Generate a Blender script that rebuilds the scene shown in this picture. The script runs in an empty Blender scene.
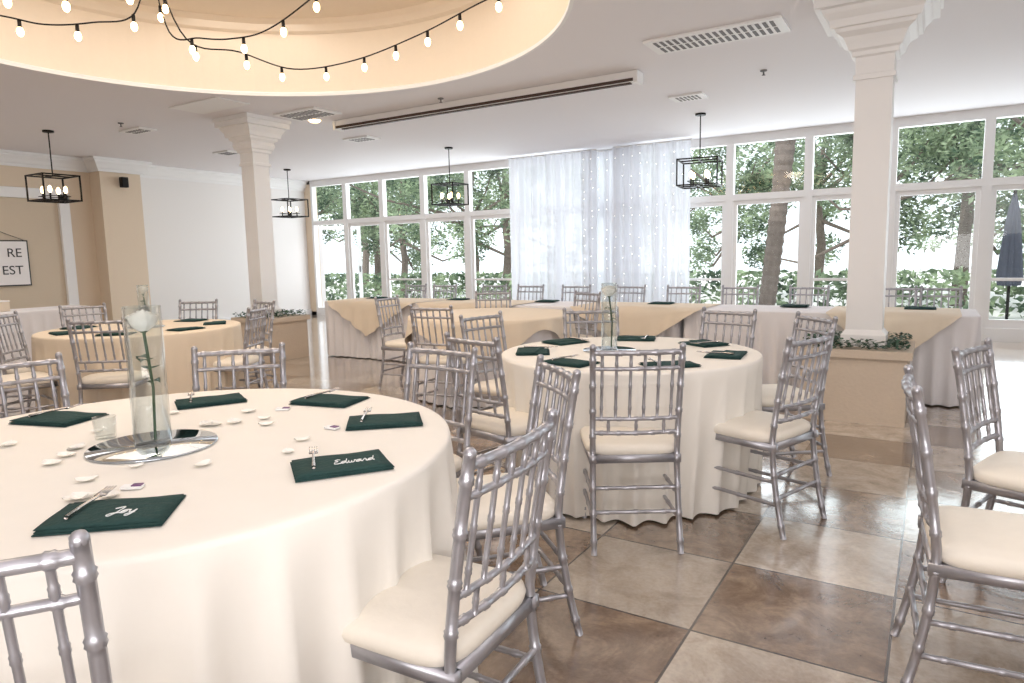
import bpy, math, random
from mathutils import Vector, Matrix
random.seed(7)
YAW=31.8; CY=math.cos(math.radians(YAW)); SY=math.sin(math.radians(YAW))
def P(X,Y): return (X*CY-Y*SY, X*SY+Y*CY)     # survey frame -> room frame
CEIL=3.15
sc=bpy.context.scene
# ---------------------------------------------------------------- materials
def nmat(name):
    m=bpy.data.materials.new(name); m.use_nodes=True
    nt=m.node_tree; b=nt.nodes['Principled BSDF']; return m,nt,b
def link(nt,a,b): nt.links.new(a,b)
def s2l(c):
    return tuple(((v/255)/12.92 if v/255<=.04045 else (((v/255)+.055)/1.055)**2.4) for v in c)+(1,)
def simple(name,rgb,rough=.5,metal=0,bump=0,bscale=20,var=0.0,spec=.5,coords='Object'):
    m,nt,b=nmat(name)
    c=s2l(rgb)
    b.inputs['Roughness'].default_value=rough; b.inputs['Metallic'].default_value=metal
    b.inputs['Specular IOR Level'].default_value=spec
    tc=nt.nodes.new('ShaderNodeTexCoord'); n=nt.nodes.new('ShaderNodeTexNoise')
    n.inputs['Scale'].default_value=bscale; n.inputs['Detail'].default_value=4
    link(nt,tc.outputs[coords],n.inputs['Vector'])
    mx=nt.nodes.new('ShaderNodeMix'); mx.data_type='RGBA'
    mx.inputs['A'].default_value=tuple(v*(1-var) for v in c[:3])+(1,)
    mx.inputs['B'].default_value=tuple(min(1,v*(1+var)) for v in c[:3])+(1,)
    link(nt,n.outputs['Fac'],mx.inputs['Factor']); link(nt,mx.outputs['Result'],b.inputs['Base Color'])
    if bump:
        bp=nt.nodes.new('ShaderNodeBump'); bp.inputs['Strength'].default_value=bump; bp.inputs['Distance'].default_value=.02
        link(nt,n.outputs['Fac'],bp.inputs['Height']); link(nt,bp.outputs['Normal'],b.inputs['Normal'])
    return m
def emis(name,rgb,st):
    m,nt,b=nmat(name); b.inputs['Base Color'].default_value=s2l(rgb)
    b.inputs['Emission Color'].default_value=s2l(rgb); b.inputs['Emission Strength'].default_value=st
    return m
def glassy(name,tint=(1,1,1,1),edge=.5,base=.02,pwr=2.5):
    m=bpy.data.materials.new(name); m.use_nodes=True; nt=m.node_tree; nt.nodes.clear()
    o=nt.nodes.new('ShaderNodeOutputMaterial'); mx=nt.nodes.new('ShaderNodeMixShader')
    t=nt.nodes.new('ShaderNodeBsdfTransparent'); g=nt.nodes.new('ShaderNodeBsdfGlossy')
    t.inputs['Color'].default_value=tint; g.inputs['Roughness'].default_value=.03
    lw=nt.nodes.new('ShaderNodeLayerWeight'); lw.inputs['Blend'].default_value=.3
    pw=nt.nodes.new('ShaderNodeMath'); pw.operation='POWER'; pw.inputs[1].default_value=pwr
    mr=nt.nodes.new('ShaderNodeMapRange'); mr.inputs['To Min'].default_value=base; mr.inputs['To Max'].default_value=edge
    link(nt,lw.outputs['Facing'],pw.inputs[0]); link(nt,pw.outputs[0],mr.inputs['Value']); link(nt,mr.outputs['Result'],mx.inputs['Fac'])
    link(nt,t.outputs[0],mx.inputs[1]); link(nt,g.outputs[0],mx.inputs[2]); link(nt,mx.outputs[0],o.inputs['Surface'])
    return m
M={}
M['silver']=simple('silver_paint',(176,175,181),.36,.72,.04,60,.05)
M['cushion']=simple('cushion_ivory',(238,230,217),.6,0,.08,30,.03)
M['cloth']=simple('linen_ivory',(242,237,229),.9,0,.10,9,.02,.2)
M['clothw']=simple('linen_white',(238,235,237),.9,0,.10,9,.02,.2)
M['beige']=simple('overlay_champagne',(231,216,196),.8,0,.1,12,.03,.2)
M['green']=simple('napkin_green',(44,70,68),.85,0,.3,60,.15,.2)
M['white']=simple('white_trim',(242,241,241),.5,0,0,5,.01)
M['wallbeige']=simple('wall_beige',(230,212,190),.8,0,.03,40,.02,.2)
M['wallcream']=simple('wall_cream',(240,237,235),.8,0,.03,40,.01,.2)
M['wallpanel']=simple('wall_panel_tan',(214,198,177),.8,0,.03,40,.02,.2)
M['ceil']=simple('ceiling_paint',(236,233,236),.8,0,.06,60,.01,.2)
M['recess']=simple('recess_paint',(242,228,210),.8,0,.03,30,.02,.2)
M['black']=simple('black_metal',(25,22,20),.45,.6,0,10,.1)
M['dark']=simple('dark_slot',(120,118,120),.7,0,0,10,.05)
M['brown']=simple('screen_slot',(70,52,44),.6,0,0,10,.05)
M['stone']=simple('planter_stucco',(212,196,178),.8,0,.2,50,.05)
M['ivy']=simple('ivy_leaf',(52,84,60),.6,0,.2,30,.4)
M['bulb']=emis('bulb_glow',(255,218,160),9)
M['fairy']=emis('fairy_glow',(255,250,240),4)
M['glass']=glassy('vase_glass',(.94,.96,.96,1),.8,.05,2.0)
M['pane']=glassy('window_pane',(.97,.99,.99,1),.2,.02)
M['petal']=simple('rose_white',(250,247,241),.6,0,.05,40,.03)
M['stem']=simple('stem_green',(48,82,38),.6,0,.1,40,.2)
M['mirror']=simple('mirror_glass',(190,198,206),.03,1,0,5,0)
M['ink']=simple('sign_ink',(60,60,62),.7,0,0,5,0)
M['board']=simple('sign_board',(244,240,240),.6,0,0,5,0)
M['card']=simple('favor_foil',(110,70,120),.4,.3,0,30,.2)
M['fork']=simple('fork_silver',(205,198,194),.22,.95,0,30,.03)
M['script']=simple('acrylic_white',(245,245,245),.4,0,0,5,0)
M['bark']=simple('bark',(112,100,92),.9,0,.6,14,.4)
M['ground']=simple('patio_concrete',(220,218,214),.9,0,.2,4,.06)
M['umb']=simple('umbrella_canvas',(72,76,88),.8,0,.1,20,.1)

def leafmat(name,c1,c2):
    m,nt,b=nmat(name)
    tc=nt.nodes.new('ShaderNodeTexCoord'); n=nt.nodes.new('ShaderNodeTexNoise'); n.inputs['Scale'].default_value=1.8
    n.inputs['Detail'].default_value=5
    cr=nt.nodes.new('ShaderNodeValToRGB'); cr.color_ramp.elements[0].position=.38; cr.color_ramp.elements[1].position=.64
    cr.color_ramp.elements[0].color=s2l(c1); cr.color_ramp.elements[1].color=s2l(c2)
    link(nt,tc.outputs['Object'],n.inputs['Vector']); link(nt,n.outputs['Fac'],cr.inputs['Fac'])
    link(nt,cr.outputs['Color'],b.inputs['Base Color']); b.inputs['Roughness'].default_value=.6
    tr=nt.nodes.new('ShaderNodeBsdfTranslucent'); link(nt,cr.outputs['Color'],tr.inputs['Color'])
    mx=nt.nodes.new('ShaderNodeMixShader'); mx.inputs['Fac'].default_value=.45
    o=nt.nodes['Material Output']
    link(nt,b.outputs[0],mx.inputs[1]); link(nt,tr.outputs[0],mx.inputs[2]); link(nt,mx.outputs[0],o.inputs['Surface'])
    return m
M['leaf']=leafmat('tree_leaf',(68,92,72),(182,198,162))  # pale end of the ramp puts outdoor haze into the leaf colour
def sheer():
    m=bpy.data.materials.new('sheer_voile'); m.use_nodes=True; nt=m.node_tree; nt.nodes.clear()
    o=nt.nodes.new('ShaderNodeOutputMaterial')
    d=nt.nodes.new('ShaderNodeBsdfDiffuse'); d.inputs['Color'].default_value=(.85,.85,.88,1)
    t=nt.nodes.new('ShaderNodeBsdfTranslucent'); t.inputs['Color'].default_value=(.62,.63,.67,1)
    tr=nt.nodes.new('ShaderNodeBsdfTransparent')
    a=nt.nodes.new('ShaderNodeMixShader'); a.inputs['Fac'].default_value=.5
    b=nt.nodes.new('ShaderNodeMixShader')
    tc=nt.nodes.new('ShaderNodeTexCoord'); w=nt.nodes.new('ShaderNodeTexNoise'); w.inputs['Scale'].default_value=400
    mr=nt.nodes.new('ShaderNodeMapRange'); mr.inputs['To Min'].default_value=.04; mr.inputs['To Max'].default_value=.2
    link(nt,tc.outputs['Object'],w.inputs['Vector']); link(nt,w.outputs['Fac'],mr.inputs['Value']); link(nt,mr.outputs['Result'],b.inputs['Fac'])
    link(nt,d.outputs[0],a.inputs[1]); link(nt,t.outputs[0],a.inputs[2]); link(nt,a.outputs[0],b.inputs[1]); link(nt,tr.outputs[0],b.inputs[2])
    link(nt,b.outputs[0],o.inputs['Surface']); return m
M['sheer']=sheer()
def floormat():
    m,nt,b=nmat('stone_tile_floor')
    N=nt.nodes.new
    tc=N('ShaderNodeTexCoord'); sp=N('ShaderNodeSeparateXYZ'); link(nt,tc.outputs['Object'],sp.inputs[0])
    def mth(op,a,bb=None,c=None):
        n=N('ShaderNodeMath'); n.operation=op
        for i,v in enumerate((a,bb,c)):
            if v is None: continue
            if isinstance(v,(int,float)): n.inputs[i].default_value=v
            else: link(nt,v,n.inputs[i])
        return n.outputs[0]
    u=mth('DIVIDE',mth('ADD',sp.outputs['X'],.67),.6); v=mth('DIVIDE',mth('SUBTRACT',sp.outputs['Y'],2.82),.6)
    fu=mth('FLOOR',u); fv=mth('FLOOR',v)
    par=mth('FLOORED_MODULO',mth('ADD',fu,fv),2.0)
    ru=mth('SUBTRACT',u,fu); rv=mth('SUBTRACT',v,fv)
    eu=mth('MINIMUM',ru,mth('SUBTRACT',1.0,ru)); ev=mth('MINIMUM',rv,mth('SUBTRACT',1.0,rv))
    e=mth('MINIMUM',eu,ev); grout=mth('LESS_THAN',e,.0075)
    cmb=N('ShaderNodeCombineXYZ'); link(nt,fu,cmb.inputs[0]); link(nt,fv,cmb.inputs[1])
    wn=N('ShaderNodeTexWhiteNoise'); link(nt,cmb.outputs[0],wn.inputs['Vector'])
    off=N('ShaderNodeVectorMath'); off.operation='MULTIPLY_ADD'
    link(nt,wn.outputs['Color'],off.inputs[0]); off.inputs[1].default_value=(30,30,30); link(nt,tc.outputs['Object'],off.inputs[2])
    n1=N('ShaderNodeTexNoise'); n1.inputs['Scale'].default_value=4.5; n1.inputs['Detail'].default_value=9; n1.inputs['Roughness'].default_value=.72
    n1.inputs['Distortion'].default_value=.5
    link(nt,off.outputs[0],n1.inputs['Vector'])
    n2=N('ShaderNodeTexNoise'); n2.inputs['Scale'].default_value=26; n2.inputs['Detail'].default_value=5
    link(nt,off.outputs[0],n2.inputs['Vector'])
    n3=N('ShaderNodeTexNoise'); n3.inputs['Scale'].default_value=60; n3.inputs['Detail'].default_value=3
    link(nt,off.outputs[0],n3.inputs['Vector'])
    def ramp(c0,c1,cm=None):
        r=N('ShaderNodeValToRGB'); r.color_ramp.elements[0].position=.32; r.color_ramp.elements[1].position=.68
        r.color_ramp.elements[0].color=s2l(c0); r.color_ramp.elements[1].color=s2l(c1)
        if cm: el=r.color_ramp.elements.new(.5); el.color=s2l(cm)
        link(nt,n1.outputs['Fac'],r.inputs['Fac']); return r.outputs['Color']
    light=ramp((150,134,118),(218,206,192),(190,176,160)); dark=ramp((96,77,62),(184,162,140),(140,118,99))
    mx=N('ShaderNodeMix'); mx.data_type='RGBA'; link(nt,par,mx.inputs['Factor']); link(nt,light,mx.inputs['A']); link(nt,dark,mx.inputs['B'])
    hs=N('ShaderNodeHueSaturation'); link(nt,mx.outputs['Result'],hs.inputs['Color'])
    k=mth('MULTIPLY',mth('MULTIPLY_ADD',wn.outputs['Value'],.35,.8),mth('MULTIPLY_ADD',n3.outputs['Fac'],.5,.75))
    link(nt,k,hs.inputs['Value'])
    mg=N('ShaderNodeMix'); mg.data_type='RGBA'; link(nt,grout,mg.inputs['Factor']); link(nt,hs.outputs['Color'],mg.inputs['A']); mg.inputs['B'].default_value=s2l((74,66,62))
    link(nt,mg.outputs['Result'],b.inputs['Base Color'])
    link(nt,mth('MULTIPLY_ADD',n2.outputs['Fac'],.2,.04),b.inputs['Roughness'])
    h=mth('SUBTRACT',mth('MULTIPLY_ADD',n1.outputs['Fac'],1.0,mth('MULTIPLY',n2.outputs['Fac'],.5)),mth('MULTIPLY',grout,.6))
    bp=N('ShaderNodeBump'); bp.inputs['Distance'].default_value=.008; bp.inputs['Strength'].default_value=.25
    link(nt,h,bp.inputs['Height']); link(nt,bp.outputs['Normal'],b.inputs['Normal'])
    b.inputs['Specular IOR Level'].default_value=1.0
    b.inputs['Coat Weight'].default_value=.9; b.inputs['Coat Roughness'].default_value=.05; b.inputs['Coat IOR'].default_value=1.6
    bp2=N('ShaderNodeBump'); bp2.inputs['Distance'].default_value=.006; bp2.inputs['Strength'].default_value=.12
    link(nt,h,bp2.inputs['Height']); link(nt,bp2.outputs['Normal'],b.inputs['Coat Normal'])
    return m
M['floor']=floormat()

# ---------------------------------------------------------------- mesh builder
class MB:
    def __init__(s): s.v=[];s.f=[];s.m=[];s.mats=[]
    def mi(s,k):
        if k not in s.mats: s.mats.append(k)
        return s.mats.index(k)
    def add(s,vs,fs,k):
        o=len(s.v); i=s.mi(k); s.v+= [tuple(x) for x in vs]
        for f in fs: s.f.append(tuple(o+j for j in f)); s.m.append(i)
    def box(s,c,d,k,rz=0):
        cx,cy,cz=c; x,y,z=d[0]/2,d[1]/2,d[2]/2; vs=[]
        for sx in(-1,1):
            for sy in(-1,1):
                for sz in(-1,1):
                    p=Vector((sx*x,sy*y,sz*z)); ca,sa=math.cos(rz),math.sin(rz)
                    vs.append((cx+p.x*ca-p.y*sa,cy+p.x*sa+p.y*ca,cz+p.z))
        s.add(vs,[(0,1,3,2),(4,6,7,5),(0,4,5,1),(2,3,7,6),(0,2,6,4),(1,5,7,3)],k)
    def tube(s,pts,rad,n,k,cap=True):
        pts=[Vector(p) for p in pts]; vs=[];fs=[]
        d=(pts[-1]-pts[0]).normalized()
        ref=Vector((1,0,0)) if abs(d.z)>.7 else Vector((0,0,1))
        for i,p in enumerate(pts):
            t=(pts[min(i+1,len(pts)-1)]-pts[max(i-1,0)]).normalized()
            a=t.cross(ref).normalized(); b=a.cross(t)
            for j in range(n):
                an=2*math.pi*(j+.5)/n; vs.append(p+(a*math.cos(an)+b*math.sin(an))*rad[i])
        for i in range(len(pts)-1):
            for j in range(n):
                fs.append((i*n+j,i*n+(j+1)%n,(i+1)*n+(j+1)%n,(i+1)*n+j))
        if cap: fs.append(tuple(range(n))); fs.append(tuple(range((len(pts)-1)*n,len(pts)*n))[::-1])
        s.add(vs,fs,k)
    def lathe(s,prof,n,k,c=(0,0,0)):
        vs=[];fs=[]
        for r,z in prof:
            for j in range(n):
                a=2*math.pi*j/n; vs.append((c[0]+r*math.cos(a),c[1]+r*math.sin(a),c[2]+z))
        for i in range(len(prof)-1):
            for j in range(n): fs.append((i*n+j,i*n+(j+1)%n,(i+1)*n+(j+1)%n,(i+1)*n+j))
        s.add(vs,fs,k)
    def sqloft(s,prof,k,c=(0,0,0)):
        vs=[];fs=[]
        for h,z in prof:
            for sx,sy in((-1,-1),(1,-1),(1,1),(-1,1)): vs.append((c[0]+sx*h,c[1]+sy*h,c[2]+z))
        for i in range(len(prof)-1):
            for j in range(4): fs.append((i*4+j,i*4+(j+1)%4,(i+1)*4+(j+1)%4,(i+1)*4+j))
        s.add(vs,fs,k)
    def ball(s,c,r,k,n=10,sz=1):
        s.lathe([(r*math.sin(math.pi*i/(n//2+1)) if 0<i<n//2+1 else .0001,-r*sz*math.cos(math.pi*i/(n//2+1))) for i in range(n//2+2)],n,k,c)
    def obj(s,name,loc=(0,0,0),rz=0,smooth=True,bevel=0,parent=None):
        me=bpy.data.meshes.new(name); me.from_pydata(s.v,[],s.f)
        for k in s.mats: me.materials.append(M[k])
        for p,i in zip(me.polygons,s.m): p.material_index=i; p.use_smooth=smooth
        me.update()
        o=bpy.data.objects.new(name,me); sc.collection.objects.link(o); o.location=loc; o.rotation_euler[2]=rz
        if bevel:
            b=o.modifiers.new('bev','BEVEL'); b.width=bevel; b.segments=2; b.limit_method='ANGLE'
        if parent: o.parent=parent
        return o
def inst(o,loc,rz,name=None):
    n=bpy.data.objects.new(name or o.name.split('.')[0],o.data); sc.collection.objects.link(n)
    n.location=loc; n.rotation_euler[2]=rz
    for md in o.modifiers:
        if md.type=='BEVEL':
            b=n.modifiers.new('bev','BEVEL'); b.width=md.width;b.segments=md.segments;b.limit_method='ANGLE'
    return n
def AZ(az): return math.radians(az+YAW-90)

# ---------------------------------------------------------------- room shell
A0,A1,B0,B1=-12.8,5.0,-4.0,11.45
m=MB(); m.box(((A0+A1)/2,(B0+B1)/2,-.05),(A1-A0+.4,B1-B0+.4,.1),'floor'); m.obj('floor',smooth=False)
RC=(-4.66,3.35); RR=2.7
angs=[2*math.pi*i/96 for i in range(96)]
for x in(A0-.2,A1+.2):
    for y in(B0-.2,B1+.2): angs.append(math.atan2(y-RC[1],x-RC[0])%(2*math.pi))
angs.sort(); m=MB(); vs=[];fs=[];n=len(angs)
for a in angs:
    c,s_=math.cos(a),math.sin(a); t=1e9
    if c>1e-6: t=min(t,(A1+.2-RC[0])/c)
    if c<-1e-6: t=min(t,(A0-.2-RC[0])/c)
    if s_>1e-6: t=min(t,(B1+.2-RC[1])/s_)
    if s_<-1e-6: t=min(t,(B0-.2-RC[1])/s_)
    vs.append((RC[0]+RR*c,RC[1]+RR*s_,CEIL)); vs.append((RC[0]+t*c,RC[1]+t*s_,CEIL))
for i in range(n):
    j=(i+1)%n; fs.append((2*i,2*j,2*j+1,2*i+1))
m.add(vs,fs,'ceil')
m.lathe([(RR,0),(RR,.8)],96,'recess',(RC[0],RC[1],CEIL))
m.lathe([(RR,0),(RR-.03,0),(RR-.03,.03),(RR,.05)],96,'white',(RC[0],RC[1],CEIL-.008))
m.lathe([(RR,.8),(RR*.5,.8),(.001,.8)],96,'recess',(RC[0],RC[1],CEIL))
m.lathe([(RR-.001,.66),(RR-.05,.68),(RR-.09,.74),(RR-.1,.8)],96,'recess',(RC[0],RC[1],CEIL))
m.obj('ceiling',smooth=False)
m=MB(); m.box(((A0+A1)/2,(B0+B1)/2,CEIL+1.0),(A1-A0+.8,B1-B0+.8,.1),'ceil')
m.box(((A0+A1)/2,B1+.35,CEIL+.5),(A1-A0+.8,.1,1.0),'ceil');m.box(((A0+A1)/2,B0-.35,CEIL+.5),(A1-A0+.8,.1,1.0),'ceil')
m.box((A0-.35,(B0+B1)/2,CEIL+.5),(.1,B1-B0+.8,1.0),'ceil');m.box((A1+.35,(B0+B1)/2,CEIL+.5),(.1,B1-B0+.8,1.0),'ceil')
m.obj('roof',smooth=False)
m=MB(); m.box((A0-.1,(B0+7.0)/2,CEIL/2),(.2,7.0-B0,CEIL),'wallbeige'); m.box((A0-.1,(7.0+B1)/2,CEIL/2),(.2,B1-7.0+.2,CEIL),'wallcream')
m.box((A0+.01,4.4,1.26),(.02,3.3,2.4),'wallpanel')
m.obj('wall_left',smooth=False)
m=MB(); m.box((A1+.1,(B0+B1)/2,CEIL/2),(.2,B1-B0,CEIL),'wallcream'); m.obj('wall_right',smooth=False)
m=MB(); m.box(((A0+A1)/2,B0-.1,CEIL/2),(A1-A0,.2,CEIL),'wallcream'); m.obj('wall_back',smooth=False)
m=MB(); m.box(((A0+A1)/2,B1+.1,CEIL-.04),(A1-A0,.2,.08),'white'); m.box(((A0+A1)/2,B1+.1,.04),(A1-A0,.2,.08),'white')
m.box(((A0-12.6)/2,B1+.1,CEIL/2),(abs(A0+12.6),.2,CEIL),'wallbeige')
m.obj('wall_window',smooth=False)
def crown(name,pts,prof,k='white'):
    m=MB(); n=len(pts); vs=[];fs=[]; q=len(prof)
    def nrm(a,b):
        dx,dy=b[0]-a[0],b[1]-a[1]; L=math.hypot(dx,dy); return Vector((dy/L,-dx/L))
    for i,p in enumerate(pts):
        n0=nrm(pts[i-1],p) if i>0 else nrm(p,pts[i+1]); n1=nrm(p,pts[i+1]) if i<n-1 else n0
        mt=(n0+n1); mt=mt/ (1+n0.dot(n1)) if (1+n0.dot(n1))>1e-4 else n0
        for d,z in prof: vs.append((p[0]+mt.x*d,p[1]+mt.y*d,CEIL+z))
    for i in range(n-1):
        for j in range(q-1): fs.append((i*q+j,(i+1)*q+j,(i+1)*q+j+1,i*q+j+1))
    m.add(vs,fs,k); return m.obj(name,smooth=False)
CP=[(0.002,-.23),(.025,-.23),(.03,-.19),(.05,-.17),(.075,-.12),(.115,-.07),(.12,-.045),(.15,-.04),(.15,-.001)]
crown('trim_1',[(A0,B0),(A0,6.58),(A0+.35,6.58),(A0+.35,7.32),(A0,7.32),(A0,B1)],CP)
m=MB(); m.box((A0+.17,6.95,(CEIL-.01)/2),(.34,.72,CEIL-.01),'wallbeige'); m.obj('wall_pilaster',smooth=False)
m=MB(); m.box((A0+.015,(B0+6.59)/2,.07),(.03,6.59-B0,.14),'white'); m.box((A0+.015,9.4,.07),(.03,4.1,.14),'white'); m.obj('baseboard_left',smooth=False)
m=MB()
m.box((A0+.04,6.1,1.26),(.08,.17,2.5),'white'); m.box((A0+.04,4.4,2.5),(.08,3.57,.17),'white'); m.box((A0+.04,2.7,1.26),(.08,.17,2.5),'white')
m.obj('trim_2',smooth=False,bevel=.01)
m=MB(); m.box((0,0,0),(.1,.12,.18),'black'); m.box((-.06,0,0),(.06,.03,.03),'black'); m.obj('wall_speaker',(A0+.44,6.95,2.75),0,False,.01)
# windows
edges=[-12.6,-11.5,-10.4,-9.25,-8.1,-6.98,-6.0,-5.0,-4.05,-2.9,-1.72,-.6,.54,1.7,2.85,4.0,5.0]
TR=2.17
for i,(e0,e1) in enumerate(zip(edges[:-1],edges[1:])):
    m=MB(); w=e1-e0; top=CEIL-.08; y=.06
    for x in(-w/2+.03,w/2-.03): m.box((x,y,(.08+top)/2),(.06,.12,top-.08),'white')
    m.box((0,y,top-.03),(w-.12,.12,.06),'white'); m.box((0,y,TR),(w-.12,.12,.1),'white'); m.box((0,y,.13),(w-.12,.12,.1),'white')
    if i!=0:
        for x in(-w/2+.09,w/2-.09): m.box((x,y,(.18+TR-.05)/2),(.06,.05,TR-.05-.18),'white')
        m.box((0,y,TR-.085),(w-.24,.05,.07),'white'); m.box((0,y,.24),(w-.24,.05,.12),'white')
        if i%2==0: m.box((0,y,.85),(w-.24,.04,.04),'white')
        m.box((0,y,1.2),(w-.22,.006,1.8),'pane')
    m.box((0,y,(TR+top)/2),(w-.12,.006,top-TR-.08),'pane')
    m.obj('window_%d'%(i+1),((e0+e1)/2,B1,0),0,False)
m=MB(); w=.98
for x in(.045,w-.045): m.box((x,0,1.1),(.09,.04,1.98),'white')
m.box((w/2,0,2.045),(w-.18,.04,.09),'white'); m.box((w/2,0,.2),(w-.18,.04,.18),'white'); m.box((w/2,0,1.14),(w-.18,.006,1.75),'pane')
m.box((w-.05,-.04,1.05),(.02,.05,.14),'black')
m.obj('door_1',(-12.54,B1+.14,.02),math.radians(50),False)
def curtain(x0,x1,y,seed):
    m=MB(); n=int((x1-x0)/.015); vs=[];fs=[]; zs=[.03,.8,1.6,2.4,3.0,3.1]
    r=random.Random(seed); ph=[r.uniform(0,6) for _ in range(4)]
    for k,z in enumerate(zs):
        for i in range(n+1):
            x=x0+(x1-x0)*i/n; g=(1-.3*k/5)
            vs.append((x,y+.045*g*math.sin(x*38+ph[0]+1.2*math.sin(x*5))+.04*g*math.sin(x*17+ph[1]+z*.4),z))
    for k in range(len(zs)-1):
        for i in range(n): fs.append((k*(n+1)+i,k*(n+1)+i+1,(k+1)*(n+1)+i+1,(k+1)*(n+1)+i))
    m.add(vs,fs,'sheer'); m.tube([(x0-.02,y,3.1),(x1+.02,y,3.1)],[.015,.015],8,'white')
    return m.obj('sheer_curtain')
curtain(-6.85,-5.1,11.08,1); curtain(-5.4,-4.35,11.29,2); curtain(-4.75,-3.42,11.08,3)
m=MB()
for k in range(13):
    x=-5.25+k*.145
    for j in range(15):
        if random.random()<.7: m.ball((x+random.uniform(-.02,.02),10.94,.6+j*.165+random.uniform(-.04,.04)),.006,'fairy',6)
    m.tube([(x,10.95,.5),(x,10.95,3.12)],[.0015,.0015],4,'white')
m.obj('fairy_lights')
# columns
def column(a,b,off,cw=.41,ph=.59,pw=.66):
    m=MB(); H=CEIL; px=off; q=ph-.59
    m.box((px,0,.27+q/2),(pw,.66,.54+q),'stone'); m.box((px,0,.56+q),(pw+.06,.72,.06),'stone')
    f=cw/.41
    prof=[(.155,.59+q),(.155,.68+q),(.14,.70+q),(.125,.72+q),(.122,H-.60),(.14,H-.60),(.14,H-.565),(.127,H-.56),(.127,H-.44),(.15,H-.43),(.155,H-.40),(.175,H-.385),(.19,H-.34),(.22*f,H-.30),(.265*f,H-.27),(.275*f,H-.245),(.30*f,H-.24),(.315*f,H-.19),(.35*f,H-.15),(.365*f,H-.12),(.41*f,H-.115),(.41*f,H-.05),(.43*f,H-.045),(.43*f,H-.001)]
    m.sqloft(prof,'white')
    rnd=random.Random(int(a*10))
    for _ in range(1000):
        x=px+rnd.uniform(-pw/2,pw/2); y=rnd.uniform(-.36,.36)
        if abs(x)<.16 and abs(y)<.16: continue
        z=.6+q+rnd.uniform(0,.06); an=rnd.uniform(0,6.28); t=rnd.uniform(-.6,.6); s_=.02
        d=Vector((math.cos(an),math.sin(an),t))*s_; e=Vector((-math.sin(an),math.cos(an),rnd.uniform(-.3,.3)))*s_*.7; c=Vector((x,y,z))
        m.add([c-d,c+e,c+d,c-e],[(0,1,2,3)],'ivy')
    m.obj('column',(a,b,0),0,False)
column(-.45,5.98,-.05,.39,.56,.72); column(-7.72,6.1,.12,.33,.57)

# ---------------------------------------------------------------- ceiling fittings
def vent(a,b,w,d,n=14,name='ceiling_vent'):
    m=MB(); m.box((0,0,-.01),(w,d,.02),'white')
    for r in range(2):
        for i in range(n):
            m.box((-w/2+.06+(w-.12)*(i+.5)/n,(-.25+.5*r)*(d-.06),-.022),((w-.12)/n*.5,(d-.1)*.45,.004),'dark')
    m.obj(name,(a,b,CEIL-.001),0,False)
vent(-1.7,6.15,1.15,.42,18); vent(-2.6,8.3,.4,.3,6); vent(-6.85,6.25,.75,.45,10); vent(-9.5,5.6,.5,.25,6); vent(-7.6,8.0,.5,.3,6); vent(-10.3,7.6,.4,.3,6)
m=MB(); m.box((0,0,-.006),(.9,.45,.012),'white'); m.obj('ceiling_access_panel',(-7.4,5.25,CEIL-.001),0,False)
m=MB(); m.lathe([(.0001,-.02),(.06,-.02),(.08,0)],24,'bulb'); m.obj('recessed_downlight',(-7.12,6.62,CEIL-.001))
def small(name,a,b,prof,k):
    m=MB(); m.lathe(prof,20,k); m.obj(name,(a,b,CEIL-.001))
small('smoke_detector',.9,5.1,[(.0001,-.045),(.05,-.045),(.07,-.02),(.075,0)],'dark')
for a,b in((-5.0,6.6),(-1.6,7.6),(-9.2,5.2)):
    small('fire_sprinkler',a,b,[(.0001,-.05),(.02,-.05),(.008,-.042),(.008,-.012),(.035,-.01),(.035,0)],'dark')
m=MB(); m.box((0,0,-.05),(4.25,.15,.1),'white'); m.box((0,.0,-.105),(4.1,.05,.015),'brown'); m.box((0,-.078,-.088),(4.2,.012,.03),'brown')
for x in(-2.13,2.13): m.box((x,0,-.06),(.04,.17,.115),'white')
m.obj('projection_screen_housing',(-4.8,6.86,CEIL-.003),0,False)

# string lights
ST=[
 [(.42,4.85,1.86),(-.13,5.2,1.78),(-.69,5.75,1.72),(-1.33,6.25,1.67),(-1.88,6.3,1.62),(-2.17,5.8,1.63),(-2.5,5.6,1.68),(-2.72,5.55,2.3)],
 [(-.6,4.6,2.1),(-1.37,5.14,1.8),(-1.82,5.45,1.68),(-2.11,5.5,1.64),(-2.35,5.5,1.65),(-2.58,5.5,1.7),(-2.72,5.55,2.3)],
 [(-2.72,5.55,2.3),(-2.77,5.38,1.8),(-3.02,5.26,1.7),(-3.35,5.22,1.68),(-3.7,5.2,1.75),(-4.6,5.2,1.9)],
 [(-2.0,4.2,2.2),(-2.2,4.7,1.85),(-2.5,4.75,1.75),(-2.86,4.7,1.7),(-3.15,4.72,1.72),(-3.5,4.7,1.8),(-4.3,4.5,2.0)],
]
def catmull(p,n=8):
    out=[]; p=[Vector(q) for q in p]; pp=[p[0]]+p+[p[-1]]
    for i in range(1,len(pp)-2):
        for k in range(n):
            t=k/n; a,b,c,d=pp[i-1:i+3]
            out.append(.5*((2*b)+(-a+c)*t+(2*a-5*b+4*c-d)*t*t+(-a+3*b-3*c+d)*t**3))
    out.append(p[-1]); return out
m=MB()
for s_ in ST:
    pts=[]
    for X,Y,h in s_:
        a,b=P(X,Y); pts.append((a,b,1.31+h+.06))
    cur=catmull(pts); m.tube(cur,[.006]*len(cur),6,'black',False)
    acc=0; nxt=.15
    for p,q in zip(cur[:-1],cur[1:]):
        L=(q-p).length
        while acc+L>nxt:
            c=p+(q-p)*((nxt-acc)/L)
            m.tube([c,c-Vector((0,0,.055))],[.012,.014],8,'black'); m.ball((c.x,c.y,c.z-.085),.024,'bulb',10,1.5)
            nxt+=.40
        acc+=L
m.obj('string_lights')
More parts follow.
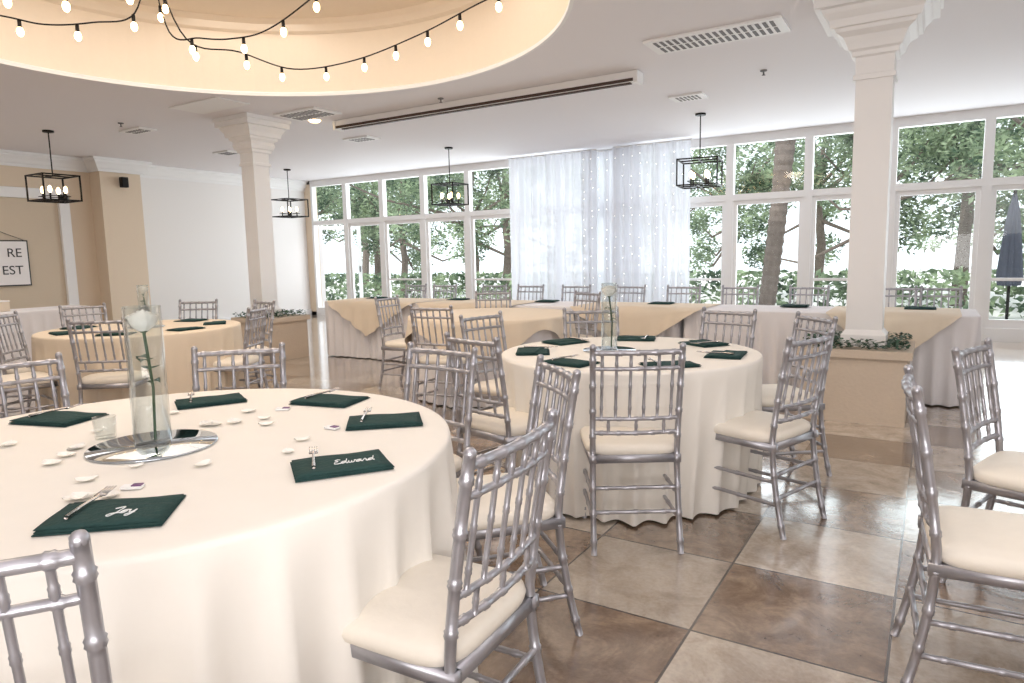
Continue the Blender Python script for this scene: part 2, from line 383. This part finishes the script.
def pendant(a,b,rz=0,w=.26):
    m=MB(); H=CEIL; z0,z1=2.2-H,2.54-H; t=.018
    m.lathe([(.0001,0),(.07,0),(.07,-.025),(.0001,-.03)],20,'black'); m.tube([(0,0,0),(0,0,z1+.0)],[.008,.008],8,'black')
    for zz in(z0,z1):
        for s_ in(-1,1): m.box((0,s_*w,zz),(2*w+t,t,t),'black'); m.box((s_*w,0,zz),(t,2*w+t,t),'black')
    for sx in(-1,1):
        for sy in(-1,1):
            m.box((sx*w,sy*w,(z0+z1)/2),(t,t,z1-z0),'black')
    m.box((0,0,z1),(2*w,t,t),'black'); m.box((0,0,z1),(t,2*w,t),'black'); m.box((0,0,z0),(2*w,t,t),'black'); m.box((0,0,z0),(t,2*w,t),'black')
    for s_ in(-1,1):
        m.box((0,s_*.14,z0+.06),(.28,.010,.010),'black'); m.box((s_*.14,0,z0+.06),(.010,.28,.010),'black')
    for sx,sy in((.1,.1),(-.1,.1),(.1,-.1),(-.1,-.1)):
        m.tube([(sx,sy,z0),(sx,sy,z0+.1)],[.012,.012],8,'black'); m.ball((sx,sy,z0+.15),.026,'bulb',10,1.9)
    m.obj('pendant_lantern',(a,b,H-.001),rz,False)
pendant(-2.78,9.4,math.radians(8)); pendant(-7.1,9.55,0,.22); pendant(-11.3,9.7); pendant(-10.46,4.9,0,.235)

# ---------------------------------------------------------------- chiavari chair
def bamboo(m,fn,L,r,n,k='silver',sides=8,curve=4):
    ts=[(0,r),(1,r)]
    for i in range(1,curve): ts.append((i/curve,r))
    for i in range(n):
        t=(i+.5)/n
        ts=[q for q in ts if abs(q[0]-t)>.02/L or q[0] in(0,1)]
        for d,f in((-.010,1),(-.006,1.25),(0,1.14),(.006,1.25),(.010,1)): ts.append((min(.999,max(.001,t+d/L)),r*f))
    ts.sort(); m.tube([fn(t) for t,_ in ts],[q for _,q in ts],sides,k)
def rod(m,a,b,r,n,curve=2):
    a=Vector(a);b=Vector(b); bamboo(m,lambda t:a+(b-a)*t,(b-a).length,r,n,curve=curve)
def build_chair():
    m=MB()
    def post(s_):
        def f(t):
            z=.92*t
            if t<.48: u=t/.48; y=-.25+.07*(1-(1-u)**1.6); x=.19-.005*u
            else: u=(t-.48)/.52; y=-.18-.07*u**1.3; x=.185+.005*u
            return Vector((s_*x,y,z))
        return f
    pf={s_:post(s_) for s_ in(-1,1)}
    for s_ in(-1,1):
        bamboo(m,pf[s_],.92,.0135,8,curve=14); p=pf[s_](1); m.ball((p.x,p.y,p.z),.0145,'silver',8)
        rod(m,(s_*.185,.19,0),(s_*.185,.185,.425),.0135,4)
        for z in(.15,.255): rod(m,pf[s_](z/.92),(s_*.185,.19,z),.0088,3)
    def at(z): return pf[1](z/.92)
    def rail(z,r,n,bow=0.018):
        p=at(z)
        def f(t): return Vector((p.x*(2*t-1),p.y-bow*(1-(2*t-1)**2),z))
        bamboo(m,f,.38,r,n,curve=8)
    rail(.895,.0118,5); rail(.825,.009,5); rail(.60,.009,5); rail(.535,.0098,5)
    for i in range(6):
        x=(-.5+(i+.5)/6)*.36
        def py(z): return at(z).y-.018*(1-(x/.19)**2)
        rod(m,(x,py(.60),.60),(x,py(.895),.895),.0068,3)
    for i in range(3):
        x=(-.5+(i+.5)/3)*.36; rod(m,(x,at(.535).y-.016,.535),(x,at(.6).y-.016,.6),.0068,1)
    for z in(.15,.255): 
        rod(m,(-.185,.19,z+.03),(.185,.19,z+.03),.0088,3); p=at(z+.03); rod(m,(-p.x,p.y,z+.03),(p.x,p.y,z+.03),.0088,3)
    for s_ in(-1,1): m.box((s_*.185,0,.415),(.03,.40,.035),'silver')
    m.box((0,.195,.415),(.40,.03,.035),'silver'); m.box((0,-.18,.415),(.38,.03,.035),'silver')
    n=40; vs=[];fs=[]; lv=[(.0,.425),(.94,.425),(1.0,.436),(1.02,.452),(1.0,.468),(.93,.48),(.6,.49),(.0,.494)]
    for sc_,z in lv:
        for j in range(n):
            a=2*math.pi*j/n; c,s2=math.cos(a),math.sin(a); e=2/5
            vs.append((.208*max(sc_,.001)*math.copysign(abs(c)**e,c),.015+.205*max(sc_,.001)*math.copysign(abs(s2)**e,s2),z))
    for i in range(len(lv)-1):
        for j in range(n): fs.append((i*n+j,i*n+(j+1)%n,(i+1)*n+(j+1)%n,(i+1)*n+j))
    m.add(vs,fs,'cushion')
    return m
chair=None
def place_chair(x,y,rz):
    global chair
    if chair is None: chair=build_chair().obj('dining_chair',(x,y,0),rz)
    else: inst(chair,(x,y,0),rz)
CH=[(-.215,1.61,151),(-.08,2.34,196),(-.46,2.76,233),(-1.2,2.87,-77),(-1.9,2.66,-37),(-.88,1.12,107),(-2.05,1.75,10),(-1.62,1.0,66),
 (.53,3.10,90),(1.21,3.29,129),(1.56,4.0,188),(1.28,4.42,222),(.58,4.66,-88),(-.02,4.45,-42),(-.02,3.5,43),
 (1.42,1.9,-27),(1.98,2.48,-50),(3.1,2.4,230),
 (-3.03,5.17,96),(-3.98,5.7,8),(-2.42,5.85,178),(-2.62,6.6,228),(-4.0,6.5,-42),(-3.25,6.85,-90),(-3.75,5.1,50),
 (-1.05,6.9,-25),(-.2,7.4,-90),(.6,7.0,215),(-.55,5.75,65)]
for X,Y,az in CH:
    a,b=P(X,Y); place_chair(a,b,AZ(az))
for a in(-6.6,-6.0,-5.2,-4.6,-3.9,-3.2,-2.5,-1.85,-1.15,-.3,.05):
    place_chair(a,7.68+random.uniform(-.02,.05),math.pi+random.uniform(-.12,.12))

# ---------------------------------------------------------------- tablecloths
def cloth(name,outline,ztop,k,loc,rz=0,nf=17,amp=.035,flare=.02,seed=1,zbot=.012,levels=16):
    r=random.Random(seed); m=MB(); n=len(outline)
    cum=[0]
    for i in range(n): cum.append(cum[-1]+math.hypot(outline[(i+1)%n][0]-outline[i][0],outline[(i+1)%n][1]-outline[i][1]))
    T=cum[-1]; comps=[(nf,1.0,r.uniform(0,6.28)),(int(nf*.55)+1,.55,r.uniform(0,6.28)),(int(nf*1.7),.35,r.uniform(0,6.28)),(3,.4,r.uniform(0,6.28))]
    def fold(s_,t):
        q=2*math.pi*s_/T; v=0
        for i,(f,a,p) in enumerate(comps):
            w=math.sin(f*q+p+.35*math.sin((i+2)*q+p)+.3*t)
            v+=a*(w if i else (1-2*abs(w)**.8))
        return v
    nor=[]
    for i in range(n):
        x0,y0=outline[i-1];x1,y1=outline[(i+1)%n]; dx,dy=x1-x0,y1-y0; L=math.hypot(dx,dy) or 1; nor.append((dy/L,-dx/L))
    rows=[]
    for f in(.02,.4,.75,.95): rows.append([(x*f,y*f,ztop) for x,y in outline])
    rows.append([(x-nx*.012,y-ny*.012,ztop) for (x,y),(nx,ny) in zip(outline,nor)])
    rows.append([(x-nx*.003,y-ny*.003,ztop-.004) for (x,y),(nx,ny) in zip(outline,nor)])
    rows.append([(x,y,ztop-.015) for (x,y) in outline])
    for l in range(1,levels+1):
        t=l/levels; z=ztop-.015+(zbot-ztop+.015)*t; row=[]
        for i,((x,y),(nx,ny)) in enumerate(zip(outline,nor)):
            o=flare*t+amp*(t**.8)*fold(cum[i],t)*.8
            row.append((x+nx*o,y+ny*o,z))
        rows.append(row)
    vs=[v for rw in rows for v in rw]; fs=[tuple(range(n))]
    for i in range(len(rows)-1):
        for j in range(n): fs.append((i*n+j,(i+1)*n+j,(i+1)*n+(j+1)%n,i*n+(j+1)%n))
    m.add(vs,fs,k)
    return m.obj(name,loc,rz)
def circ(r,n=300): return [(r*math.cos(2*math.pi*i/n),r*math.sin(2*math.pi*i/n)) for i in range(n)]
def rrect(w,d,r=.04,st=.02):
    pts=[]
    def arc(cx,cy,a0):
        for i in range(5):
            a=a0+math.pi/2*i/4; pts.append((cx+r*math.cos(a),cy+r*math.sin(a)))
    def seg(x0,y0,x1,y1):
        L=math.hypot(x1-x0,y1-y0); k=int(L/st)
        for i in range(1,k): pts.append((x0+(x1-x0)*i/k,y0+(y1-y0)*i/k))
    X,Y=w/2-r,d/2-r
    seg(X+r,-Y,X+r,Y); arc(X,Y,0); seg(X,Y+r,-X,Y+r); arc(-X,Y,math.pi/2); seg(-X-r,Y,-X-r,-Y); arc(-X,-Y,math.pi); seg(-X,-Y-r,X,-Y-r); arc(X,-Y,1.5*math.pi)
    return pts
NT=P(-1.1,2.06); MT=P(.66,3.86); LT=P(-3.23,5.95); FT=P(-.2,6.55); RTb=P(2.55,1.62); GT=P(-6.3,8.6)
cloth('round_banquet_table',circ(.90),.755,'cloth',(NT[0],NT[1],0),0,17,.055,.03,3)
cloth('round_banquet_table',circ(.725),.755,'cloth',(MT[0],MT[1],0),0,15,.04,-.04,5)
cloth('round_banquet_table',circ(.80),.755,'beige',(LT[0],LT[1],0),0,15,.03,.0,8)
cloth('round_banquet_table',circ(.76),.755,'clothw',(FT[0],FT[1],0),0,15,.03,.0,9)
cloth('round_banquet_table',circ(.74),.755,'cloth',(RTb[0],RTb[1],0),0,15,.03,.0,11)
cloth('gift_table',rrect(.8,1.8),.755,'clothw',(GT[0],GT[1],0),0,15,.03,.0,12)
def overlay(cx,cy,half,w,d,name='table_overlay',drop=.42):
    m=MB(); n=24; z=.762; vs=[];fs=[]
    y0=-d/2-.012
    rows=[]
    for j in range(4):
        yy=d/2*.9-(d*.9+0)*j/3 if j<3 else y0
        rows.append([(-half+2*half*i/n,yy,z) for i in range(n+1)])
    for j in range(1,9):
        t=j/8; rw=[]
        for i in range(n+1):
            x=-half+2*half*i/n; dr=drop*(1-abs(x)/half)
            rw.append((x*(1-.06*t),y0-.03-.05*t*abs(math.sin(i*.9))-.02*t,z-.004-dr*t-.02*t))
        rows.append(rw)
    for rw in rows: vs+=rw
    for j in range(len(rows)-1):
        for i in range(n): fs.append((j*(n+1)+i,j*(n+1)+i+1,(j+1)*(n+1)+i+1,(j+1)*(n+1)+i))
    m.add(vs,fs,'beige'); return m.obj(name,(cx,cy,0))
for cx,sd in((-5.85,21),(-3.35,22),(-.88,23)):
    cloth('long_banquet_table',rrect(2.42,.78),.755,'clothw',(cx,6.93,0),0,26,.035,.0,sd)
for cx,hf in((-6.2,.75),(-4.7,.7),(-2.6,.7),(-.3,.5)): overlay(cx,6.93,hf,2.4,.78)
def round_overlay(c,r,k='beige',drop=.35,name='table_overlay'):
    m=MB(); n=96; rows=[]
    for f in(.01,.5,.98): rows.append([(r*f*math.cos(2*math.pi*i/n),r*f*math.sin(2*math.pi*i/n),.762) for i in range(n)])
    for j in range(8):
        t=j/7; rw=[]
        for i in range(n):
            a=2*math.pi*i/n; dd=drop*(.25+.75*abs(math.cos(2*a))**1.5); o=.03+.03*t+.02*t*math.sin(16*a)
            rw.append(((r+o)*math.cos(a),(r+o)*math.sin(a),.758-dd*t))
        rows.append(rw)
    vs=[v for q in rows for v in q]; fs=[]
    for j in range(len(rows)-1):
        for i in range(n): fs.append((j*n+i,j*n+(i+1)%n,(j+1)*n+(i+1)%n,(j+1)*n+i))
    m.add(vs,fs,k); m.obj(name,(c[0],c[1],0),.4)
round_overlay(FT,.76)

# ---------------------------------------------------------------- napkins etc
GL={'a':[(.1,.1),(.6,.95),(.25,.9),(.05,.4),(.3,.02),(.65,.5),(.7,.95),(.68,.2),(.9,.05)],
'd':[(0,.1),(.6,.95),(.25,.9),(.05,.4),(.3,.02),(.65,.6),(.8,2),(.7,.3),(.95,.05)],
'w':[(0,.1),(.15,.95),(.2,.1),(.45,.1),(.55,.8),(.6,.1),(.85,.15),(.95,.95),(1.15,.8)],
'r':[(0,.1),(.3,1.0),(.5,.85),(.5,.2),(.75,.05)],
'o':[(.1,.1),(.5,.95),(.15,.8),(.1,.2),(.45,.05),(.65,.6),(.5,.95),(.9,.85)],
'y':[(0,.9),(.15,.2),(.45,.1),(.65,.9),(.55,-.6),(.2,-.9),(.1,-.5),(.8,.1)],
'J':[(0,1.6),(.6,2),(.9,1.9),(.7,.2),(.4,-.7),(.05,-.5),(.3,0),(1.1,.2)],
'E':[(.9,1.8),(.5,2),(.2,1.6),(.6,1.1),(.2,.8),(.15,.2),(.6,0),(1.0,.2)]}
def softpatch(m,cs,z0,th,bul,k='green',n=8):
    """soft folded cloth layer: quad corners cs (ccw), pillow top, rounded thin sides"""
    c=[Vector((x,y,0)) for x,y in cs]
    def pt(u,v): return c[0]*(1-u)*(1-v)+c[1]*u*(1-v)+c[2]*u*v+c[3]*(1-u)*v
    vs=[];fs=[]
    for j in range(n+1):
        for i in range(n+1):
            u,v=i/n,j/n; p=pt(u,v); e=min(u,1-u,v,1-v); h=th*min(1,e*n*.9+.35)+bul*math.sin(math.pi*u)*math.sin(math.pi*v)+.0012*math.sin(9*u+5*v)
            vs.append((p.x,p.y,z0+h))
    for j in range(n):
        for i in range(n): fs.append((j*(n+1)+i,j*(n+1)+i+1,(j+1)*(n+1)+i+1,(j+1)*(n+1)+i))
    o=len(vs); rim=[(i,0) for i in range(n)]+[(n,j) for j in range(n)]+[(n-i,n) for i in range(n)]+[(0,n-j) for j in range(n)]
    for i,j in rim: p=pt(i/n,j/n); vs.append((p.x,p.y,z0))
    L=len(rim)
    for q in range(L):
        i,j=rim[q]; i2,j2=rim[(q+1)%L]; fs.append((o+q,o+(q+1)%L,j2*(n+1)+i2,j*(n+1)+i))
    m.add(vs,fs,k)
def build_napkin():
    m=MB()
    softpatch(m,[(-.125,-.095),(.125,-.093),(.122,.095),(-.124,.092)],0,.006,.002)
    softpatch(m,[(-.121,-.094),(.126,-.097),(.12,.086),(-.119,.09)],.006,.005,.002)
    softpatch(m,[(-.122,-.092),(.122,-.094),(.118,.015),(-.121,.07)],.011,.005,.0015)
    return m
nap=None; forkmesh=None
def napkin(X,Y,rot,text=None,fork=True,z=.757,P_=True):
    global nap,forkmesh
    a,b=P(X,Y) if P_ else (X,Y)
    if nap is None: nap=build_napkin().obj('folded_napkin',(a,b,z),rot,True); o=nap
    else: o=inst(nap,(a,b,z),rot)
    if fork:
        f=MB(); 
        f.tube([(0,-.1,.004),(0,-.04,.006),(0,.03,.004),(0,.045,.003)],[.0055,.004,.0035,.006],6,'fork')
        for k in range(4): f.tube([(-.010+.0067*k,.045,.003),(-.010+.0067*k,.095,.006)],[.002,.0014],5,'fork')
        f.box((0,.045,.003),(.024,.016,.003),'fork')
        f.obj('fork',(-.065,.045,.018),-.1,parent=o)
    if text:
        pts=[];x=0;sz=.019
        for ch in text:
            g=GL[ch]; pts+=[(x+px,py) for px,py in g]; x+=g[-1][0]
        w=x; pts3=[((px-w/2+.15*py)*sz+.03,(py)*sz-.045,.0192) for px,py in pts]
        cur=catmull(pts3,5); t=MB()
        t.tube(cur,[.0014]*len(cur),5,'script'); t.obj('name_script',parent=o)
    return o
R=lambda az: math.radians(az+YAW-90)
napkin(-.89,1.46,R(100),'Joy'); napkin(-.47,1.79,R(112),'Edward'); napkin(-.44,2.28,R(100),None); napkin(-.72,2.64,R(70),None)
napkin(-1.21,2.68,R(120),None); napkin(-1.64,2.42,R(75),None)
napkin(-1.62,1.55,R(60),None)
for i in range(7):
    an=math.radians(-78+i*51); napkin(.66+.54*math.cos(an),3.86+.54*math.sin(an),R(math.degrees(an)+180))
for i in range(7):
    an=math.radians(-80+i*51); napkin(-3.23+.58*math.cos(an),5.95+.58*math.sin(an),R(math.degrees(an)+180),None,False)
for a in(-6.6,-5.2,-3.9,-2.5,-1.15,-.1): napkin(a,7.1,math.pi,None,False,.765,False)
def favor(X,Y,az):
    m=MB(); m.box((0,0,.004),(.05,.026,.007),'script'); m.box((.012,0,.0085),(.024,.02,.003),'card'); a,b=P(X,Y); m.obj('favor_card',(a,b,.757),R(az),False,.001)
for q in((-.95,1.64,95),(-.60,2.2,60),(-.86,2.5,90),(-1.5,1.85,60)): favor(*q)
m=MB()
def petal(m,x,y,z,s_,rot,k='petal'):
    vs=[];fs=[];n=6
    for i in range(n+1):
        for j in range(5):
            u=-1+2*i/n; v=-1+j/2; w=math.sqrt(max(0,1-u*u))*.8
            px,py=u*s_,v*w*s_; vs.append((x+px*math.cos(rot)-py*math.sin(rot),y+px*math.sin(rot)+py*math.cos(rot),z+.2*s_*(u*u+v*v*.8)))
    for i in range(n):
        for j in range(4): fs.append((i*5+j,(i+1)*5+j,(i+1)*5+j+1,i*5+j+1))
    m.add(vs,fs,k)
rp=random.Random(3)
for i in range(24):
    an=rp.uniform(0,6.28); r_=rp.uniform(.22,.5); petal(m,NT[0]+r_*math.cos(an),NT[1]+r_*math.sin(an),.758,rp.uniform(.018,.032),rp.uniform(0,6))
m.obj('rose_petals')
def centerpiece(c,h=.42,r=.052,mir=True,mr=.18):
    x,y=c
    if mir:
        m=MB(); m.lathe([(.0001,0),(mr,0),(mr+.002,.003),(mr,.006),(.0001,.006)],64,'mirror'); m.obj('mirror_plate',(x,y,.757))
    e=bpy.data.objects.new('rose_vase',None); sc.collection.objects.link(e); e.location=(x,y,.763)
    m=MB(); m.lathe([(.0001,0),(r,0),(r,h),(r-.004,h),(r-.004,.014),(.0001,.014)],48,'glass')
    rim=[(r-.002+.0025*math.cos(2*math.pi*i/6),h+.0025*math.sin(2*math.pi*i/6)) for i in range(7)]; m.lathe(rim,48,'glass'); m.obj('glass_cylinder',parent=e)
    m=MB(); z=h-.07
    m.tube([(.012,0,.015),(.017,.005,z*.5),(0,0,z)],[.0042,.0042,.0048],7,'stem')
    for zz,an in((z*.55,0.5),(z*.76,3.6),(z*.66,2.2),(z*.74,5.2)):
        L=.085; d=Vector((math.cos(an)*.5,math.sin(an)*.5,.6)); pr=Vector((-math.sin(an),math.cos(an),0))
        c0=Vector((.008,0,zz)); vs=[];fs=[]
        for i in range(7):
            t=i/6; w=.028*math.sin(math.pi*t**.8); p=c0+d*L*t*.8+Vector((0,0,-.04*t*t)); vs+=[p-pr*w,p+Vector((0,0,-.004)),p+pr*w]
        for i in range(6):
            for j in range(2): fs.append((i*3+j,i*3+j+1,i*3+j+4,i*3+j+3))
        m.add(vs,fs,'stem')
    m.lathe([(.004,z-.01),(.014,z-.003),(.01,z+.008)],8,'stem')
    m.obj('stem',parent=e)
    # rounded rose head: spiral of petals on a globe profile, outer rim curling open
    m=MB()
    for k in range(26):
        lay=(k/25)**.8; an=k*2.4; R0=.008+.034*lay; hh=.066-.014*lay; wid=1.0+.15*lay; vs=[];fs=[]
        for i in range(8):
            t=i/7; prof=math.sin(math.pi*(.06+.60*t))**.75; curl=.009*lay*max(0,t-.75)*4
            for j in range(8):
                u=(j/7-.5)*2*wid*(.55+.45*math.sin(math.pi*(.2+.55*t))); rad=R0*prof+curl
                lip=-.007*(2*j/7-1)**2*t
                vs.append((rad*math.cos(an+u),rad*math.sin(an+u),z-.004+hh*t+lip-curl*.5))
        for i in range(7):
            for j in range(7): fs.append((i*8+j,i*8+j+1,(i+1)*8+j+1,(i+1)*8+j))
        m.add(vs,fs,'petal')
    m.ball((0,0,z+.024),.022,'petal',10); m.obj('rose',parent=e)
centerpiece(P(-1.1,2.03)); centerpiece((P(.56,3.9)),.38,.045,True,.15); centerpiece(P(-3.2,5.95),.36,.045,True,.15)
m=MB(); m.lathe([(.0001,0),(.03,0),(.034,.07),(.031,.07),(.027,.01),(.0001,.01)],28,'glass'); a,b=P(-1.31,2.14); m.obj('votive_glass',(a,b,.757))
m=MB(); m.box((0,0,.06),(.2,.3,.12),'beige'); m.box((0,0,.125),(.21,.31,.015),'board'); m.obj('gift_box',(GT[0],GT[1]-.2,.757),0,False,.005)
e=bpy.data.objects.new('wall_sign',None); sc.collection.objects.link(e); e.location=(A0+.05,4.83,1.36)
m=MB(); m.box((0,0,0),(.03,1.3,.74),'ink'); m.box((.012,0,0),(.015,1.26,.70),'board')
m.tube([(0,-.6,.37),(0,0,.62)],[.004,.004],5,'ink'); m.tube([(0,.6,.37),(0,0,.62)],[.004,.004],5,'ink'); m.obj('board',smooth=False,parent=e)
for txt,z,s_ in(('RE',.16,.2),('EST',-.12,.2)):
    cu=bpy.data.curves.new('lettering','FONT'); cu.body=txt; cu.size=s_; cu.extrude=.001; cu.align_x='RIGHT'; cu.align_y='CENTER'
    t=bpy.data.objects.new('lettering',cu); sc.collection.objects.link(t); t.parent=e; t.location=(.023,.55,z); t.rotation_euler=(math.pi/2,0,math.pi/2); cu.materials.append(M['ink'])

# ---------------------------------------------------------------- outdoors
m=MB(); m.box((-4,31,-.15),(60,39,.1),'ground'); m.obj('ground',smooth=False)
def leafcloud(seed,n=8500):
    r=random.Random(seed); m=MB(); cl=[]
    for _ in range(24): cl.append((Vector((r.gauss(0,1.25),r.gauss(0,.9),r.uniform(1.0,5.0))),r.uniform(.35,.85)))
    m.tube([(0,0,-.1),(.1,0,1.2),(-.05,.1,2.6),(.1,0,4.0)],[.14,.11,.09,.04],10,'bark')
    for c,_ in cl[:12]: m.tube([(0,0,1.5+c.z*.25),c*.6+Vector((0,0,c.z*.2)),c],[.05,.03,.012],6,'bark')
    for i in range(n):
        c,rad=cl[r.randrange(len(cl))]; d=Vector((r.gauss(0,1),r.gauss(0,1),r.gauss(0,1))).normalized()*rad*r.random()**.4
        p=c+d; s_=r.uniform(.03,.06)
        a=Vector((r.gauss(0,1),r.gauss(0,1),r.gauss(0,.6))).normalized(); b=a.cross(Vector((r.gauss(0,1),r.gauss(0,1),r.gauss(0,1)))).normalized()
        m.add([p-a*s_*1.6,p+b*s_*.6,p+a*s_*1.6,p-b*s_*.6],[(0,1,2,3)],'leaf')
    return m
t1=leafcloud(1).obj('tree',(-15.5,18.0,0),.3,False); t2=leafcloud(2).obj('tree',(-12.0,17.2,0),1.0,False)
for i,(a,b,rz,src,sc_) in enumerate([(-18.5,20,2,t2,1.15),(-14.5,23,.5,t1,1.3),(-20,16.5,4,t2,1.1),(-8.5,22,4,t2,1.0),(-4.9,20,2.2,t1,1.0),(-1.1,17.4,3,t2,1.0),(.5,19.5,5,t1,1.25),(2.4,18.3,1.1,t2,1.2),(-3.2,23.5,.2,t1,1.2),(-24,25,.8,t1,1.4),(3.8,23,2.8,t1,1.3)]):
    o=inst(src,(a,b,0),rz,'tree'); o.scale=(sc_,)*3
m=MB(); pts=[];rad=[]
for i in range(60):
    t=i/59; pts.append((.35*math.sin(t*1.6),0,-.1+5.5*t)); rad.append(.15+.02*(i%2)+.07*(t>.45)*(t-.45)/.55)
m.tube(pts,rad,14,'bark')
for k in range(12):
    an=k*.52; q=[]
    for i in range(7):
        t=i/6; q.append(Vector((.35+1.3*t*math.cos(an),1.3*t*math.sin(an),5.3+.6*t-1.3*t*t)))
    m.tube(q,[.02]*7,5,'stem')
    for i in range(1,7):
        for s_ in(-1,1):
            d=Vector((-math.sin(an),math.cos(an),-.6))*s_*.35; d.z=-.25
            m.add([q[i],q[i]+Vector((.04,.04,0)),q[i]+d],[(0,1,2)],'leaf')
m.obj('palm_tree',(-2.8,13.9,0),0,False)
m=MB(); r=random.Random(5)
for i in range(9000):
    p=Vector((r.uniform(-24,6),r.uniform(15.5,16.1),r.random()**.6*.95+.0)); s_=r.uniform(.04,.08); a=Vector((r.gauss(0,1),r.gauss(0,1),r.gauss(0,.6))).normalized(); b=a.cross(Vector((r.gauss(0,1),r.gauss(0,1),r.gauss(0,1)))).normalized()
    m.add([p-a*s_*1.5,p+b*s_*.7,p+a*s_*1.5,p-b*s_*.7],[(0,1,2,3)],'leaf')
m.obj('hedge',(0,0,-.1),0,False)
def umbrella(a,b):
    m=MB(); m.tube([(0,0,0),(0,0,2.3)],[.025,.025],8,'black'); m.lathe([(.25,0),(.25,.06),(.04,.08)],20,'black')
    n=32; vs=[];fs=[]; zs=[(.75,.13),(.9,.15),(1.2,.13),(1.6,.10),(1.95,.07),(2.25,.02)]
    for z,r_ in zs:
        for j in range(n): rr=r_*(1+.25*math.cos(8*2*math.pi*j/n)); vs.append((rr*math.cos(2*math.pi*j/n),rr*math.sin(2*math.pi*j/n),z))
    for i in range(len(zs)-1):
        for j in range(n): fs.append((i*n+j,i*n+(j+1)%n,(i+1)*n+(j+1)%n,(i+1)*n+j))
    m.add(vs,fs,'umb'); m.obj('patio_umbrella',(a,b,-.1))
umbrella(1.05,14.0)
umbrella(1.75,14.6)

# ---------------------------------------------------------------- lights
w=bpy.data.worlds.new('world'); sc.world=w; w.use_nodes=True
bg=w.node_tree.nodes['Background']; bg.inputs['Color'].default_value=(.9,.95,1.0,1); bg.inputs['Strength'].default_value=1.8
def area(name,loc,rot,size,power,col,sy=None):
    l=bpy.data.lights.new(name,'AREA'); l.energy=power; l.color=col; l.size=size
    if sy: l.shape='RECTANGLE'; l.size_y=sy
    o=bpy.data.objects.new(name,l); sc.collection.objects.link(o); o.location=loc; o.rotation_euler=rot; return o
area('rear_fill',(1.2,-2.6,2.3),(math.radians(66),0,math.radians(28)),2.4,30,(1,.975,.94),1.4)  # added fill behind the camera, brightens the near tables
area('upward_fill',(.4,-1.0,1.2),(math.radians(152),0,math.radians(28)),2.0,110,(1,.965,.95))  # added upward fill, stands in for light bounced off the ceiling
area('window_daylight',(-4,B1+.6,1.7),(math.radians(-90),0,0),16,430,(.9,.95,1),2.8)
area('recess_fill',(RC[0],RC[1],CEIL+.74),(0,0,0),4.4,78,(1,.94,.87),4.4)  # added downward fill inside the recess, not a fixture of the room
area('overhead_fill',(1.8,3.0,CEIL-.05),(0,0,0),3,30,(1,.97,.94),3)  # first of three added fills under the ceiling, no fixtures there
area('overhead_fill',(-10.3,2.0,CEIL-.05),(0,0,0),3,52,(1,.94,.87),3)
area('overhead_fill',(-5.5,9.2,CEIL-.05),(0,0,0),10,52,(.98,.97,1),2.5)
l=bpy.data.lights.new('recess_warm_fill','POINT'); l.energy=42; l.color=(1,.86,.70); l.shadow_soft_size=.25  # added warm point light, kept out of view to tint the recess
o=bpy.data.objects.new('recess_warm_fill',l); sc.collection.objects.link(o); a,b=P(-2.0,3.5); o.location=(a,b,3.55)
s=bpy.data.lights.new('sun','SUN'); s.energy=2.6; s.color=(1,.97,.92); s.angle=.05
o=bpy.data.objects.new('sun',s); sc.collection.objects.link(o); o.rotation_euler=(math.radians(42),0,math.radians(-25))
# ---------------------------------------------------------------- camera
cd=bpy.data.cameras.new('camera'); cd.lens=24.0; cd.sensor_width=36; cam=bpy.data.objects.new('camera',cd); sc.collection.objects.link(cam)
cam.matrix_world=Matrix.Translation((0,0,1.31))@Matrix.Rotation(math.radians(YAW),4,'Z')@Matrix.Rotation(math.radians(90-7.15),4,'X')@Matrix.Rotation(math.radians(-1.2),4,'Z')
sc.camera=cam
sc.view_settings.view_transform='Standard'
sc.view_settings.look='None'
sc.view_settings.exposure=.12
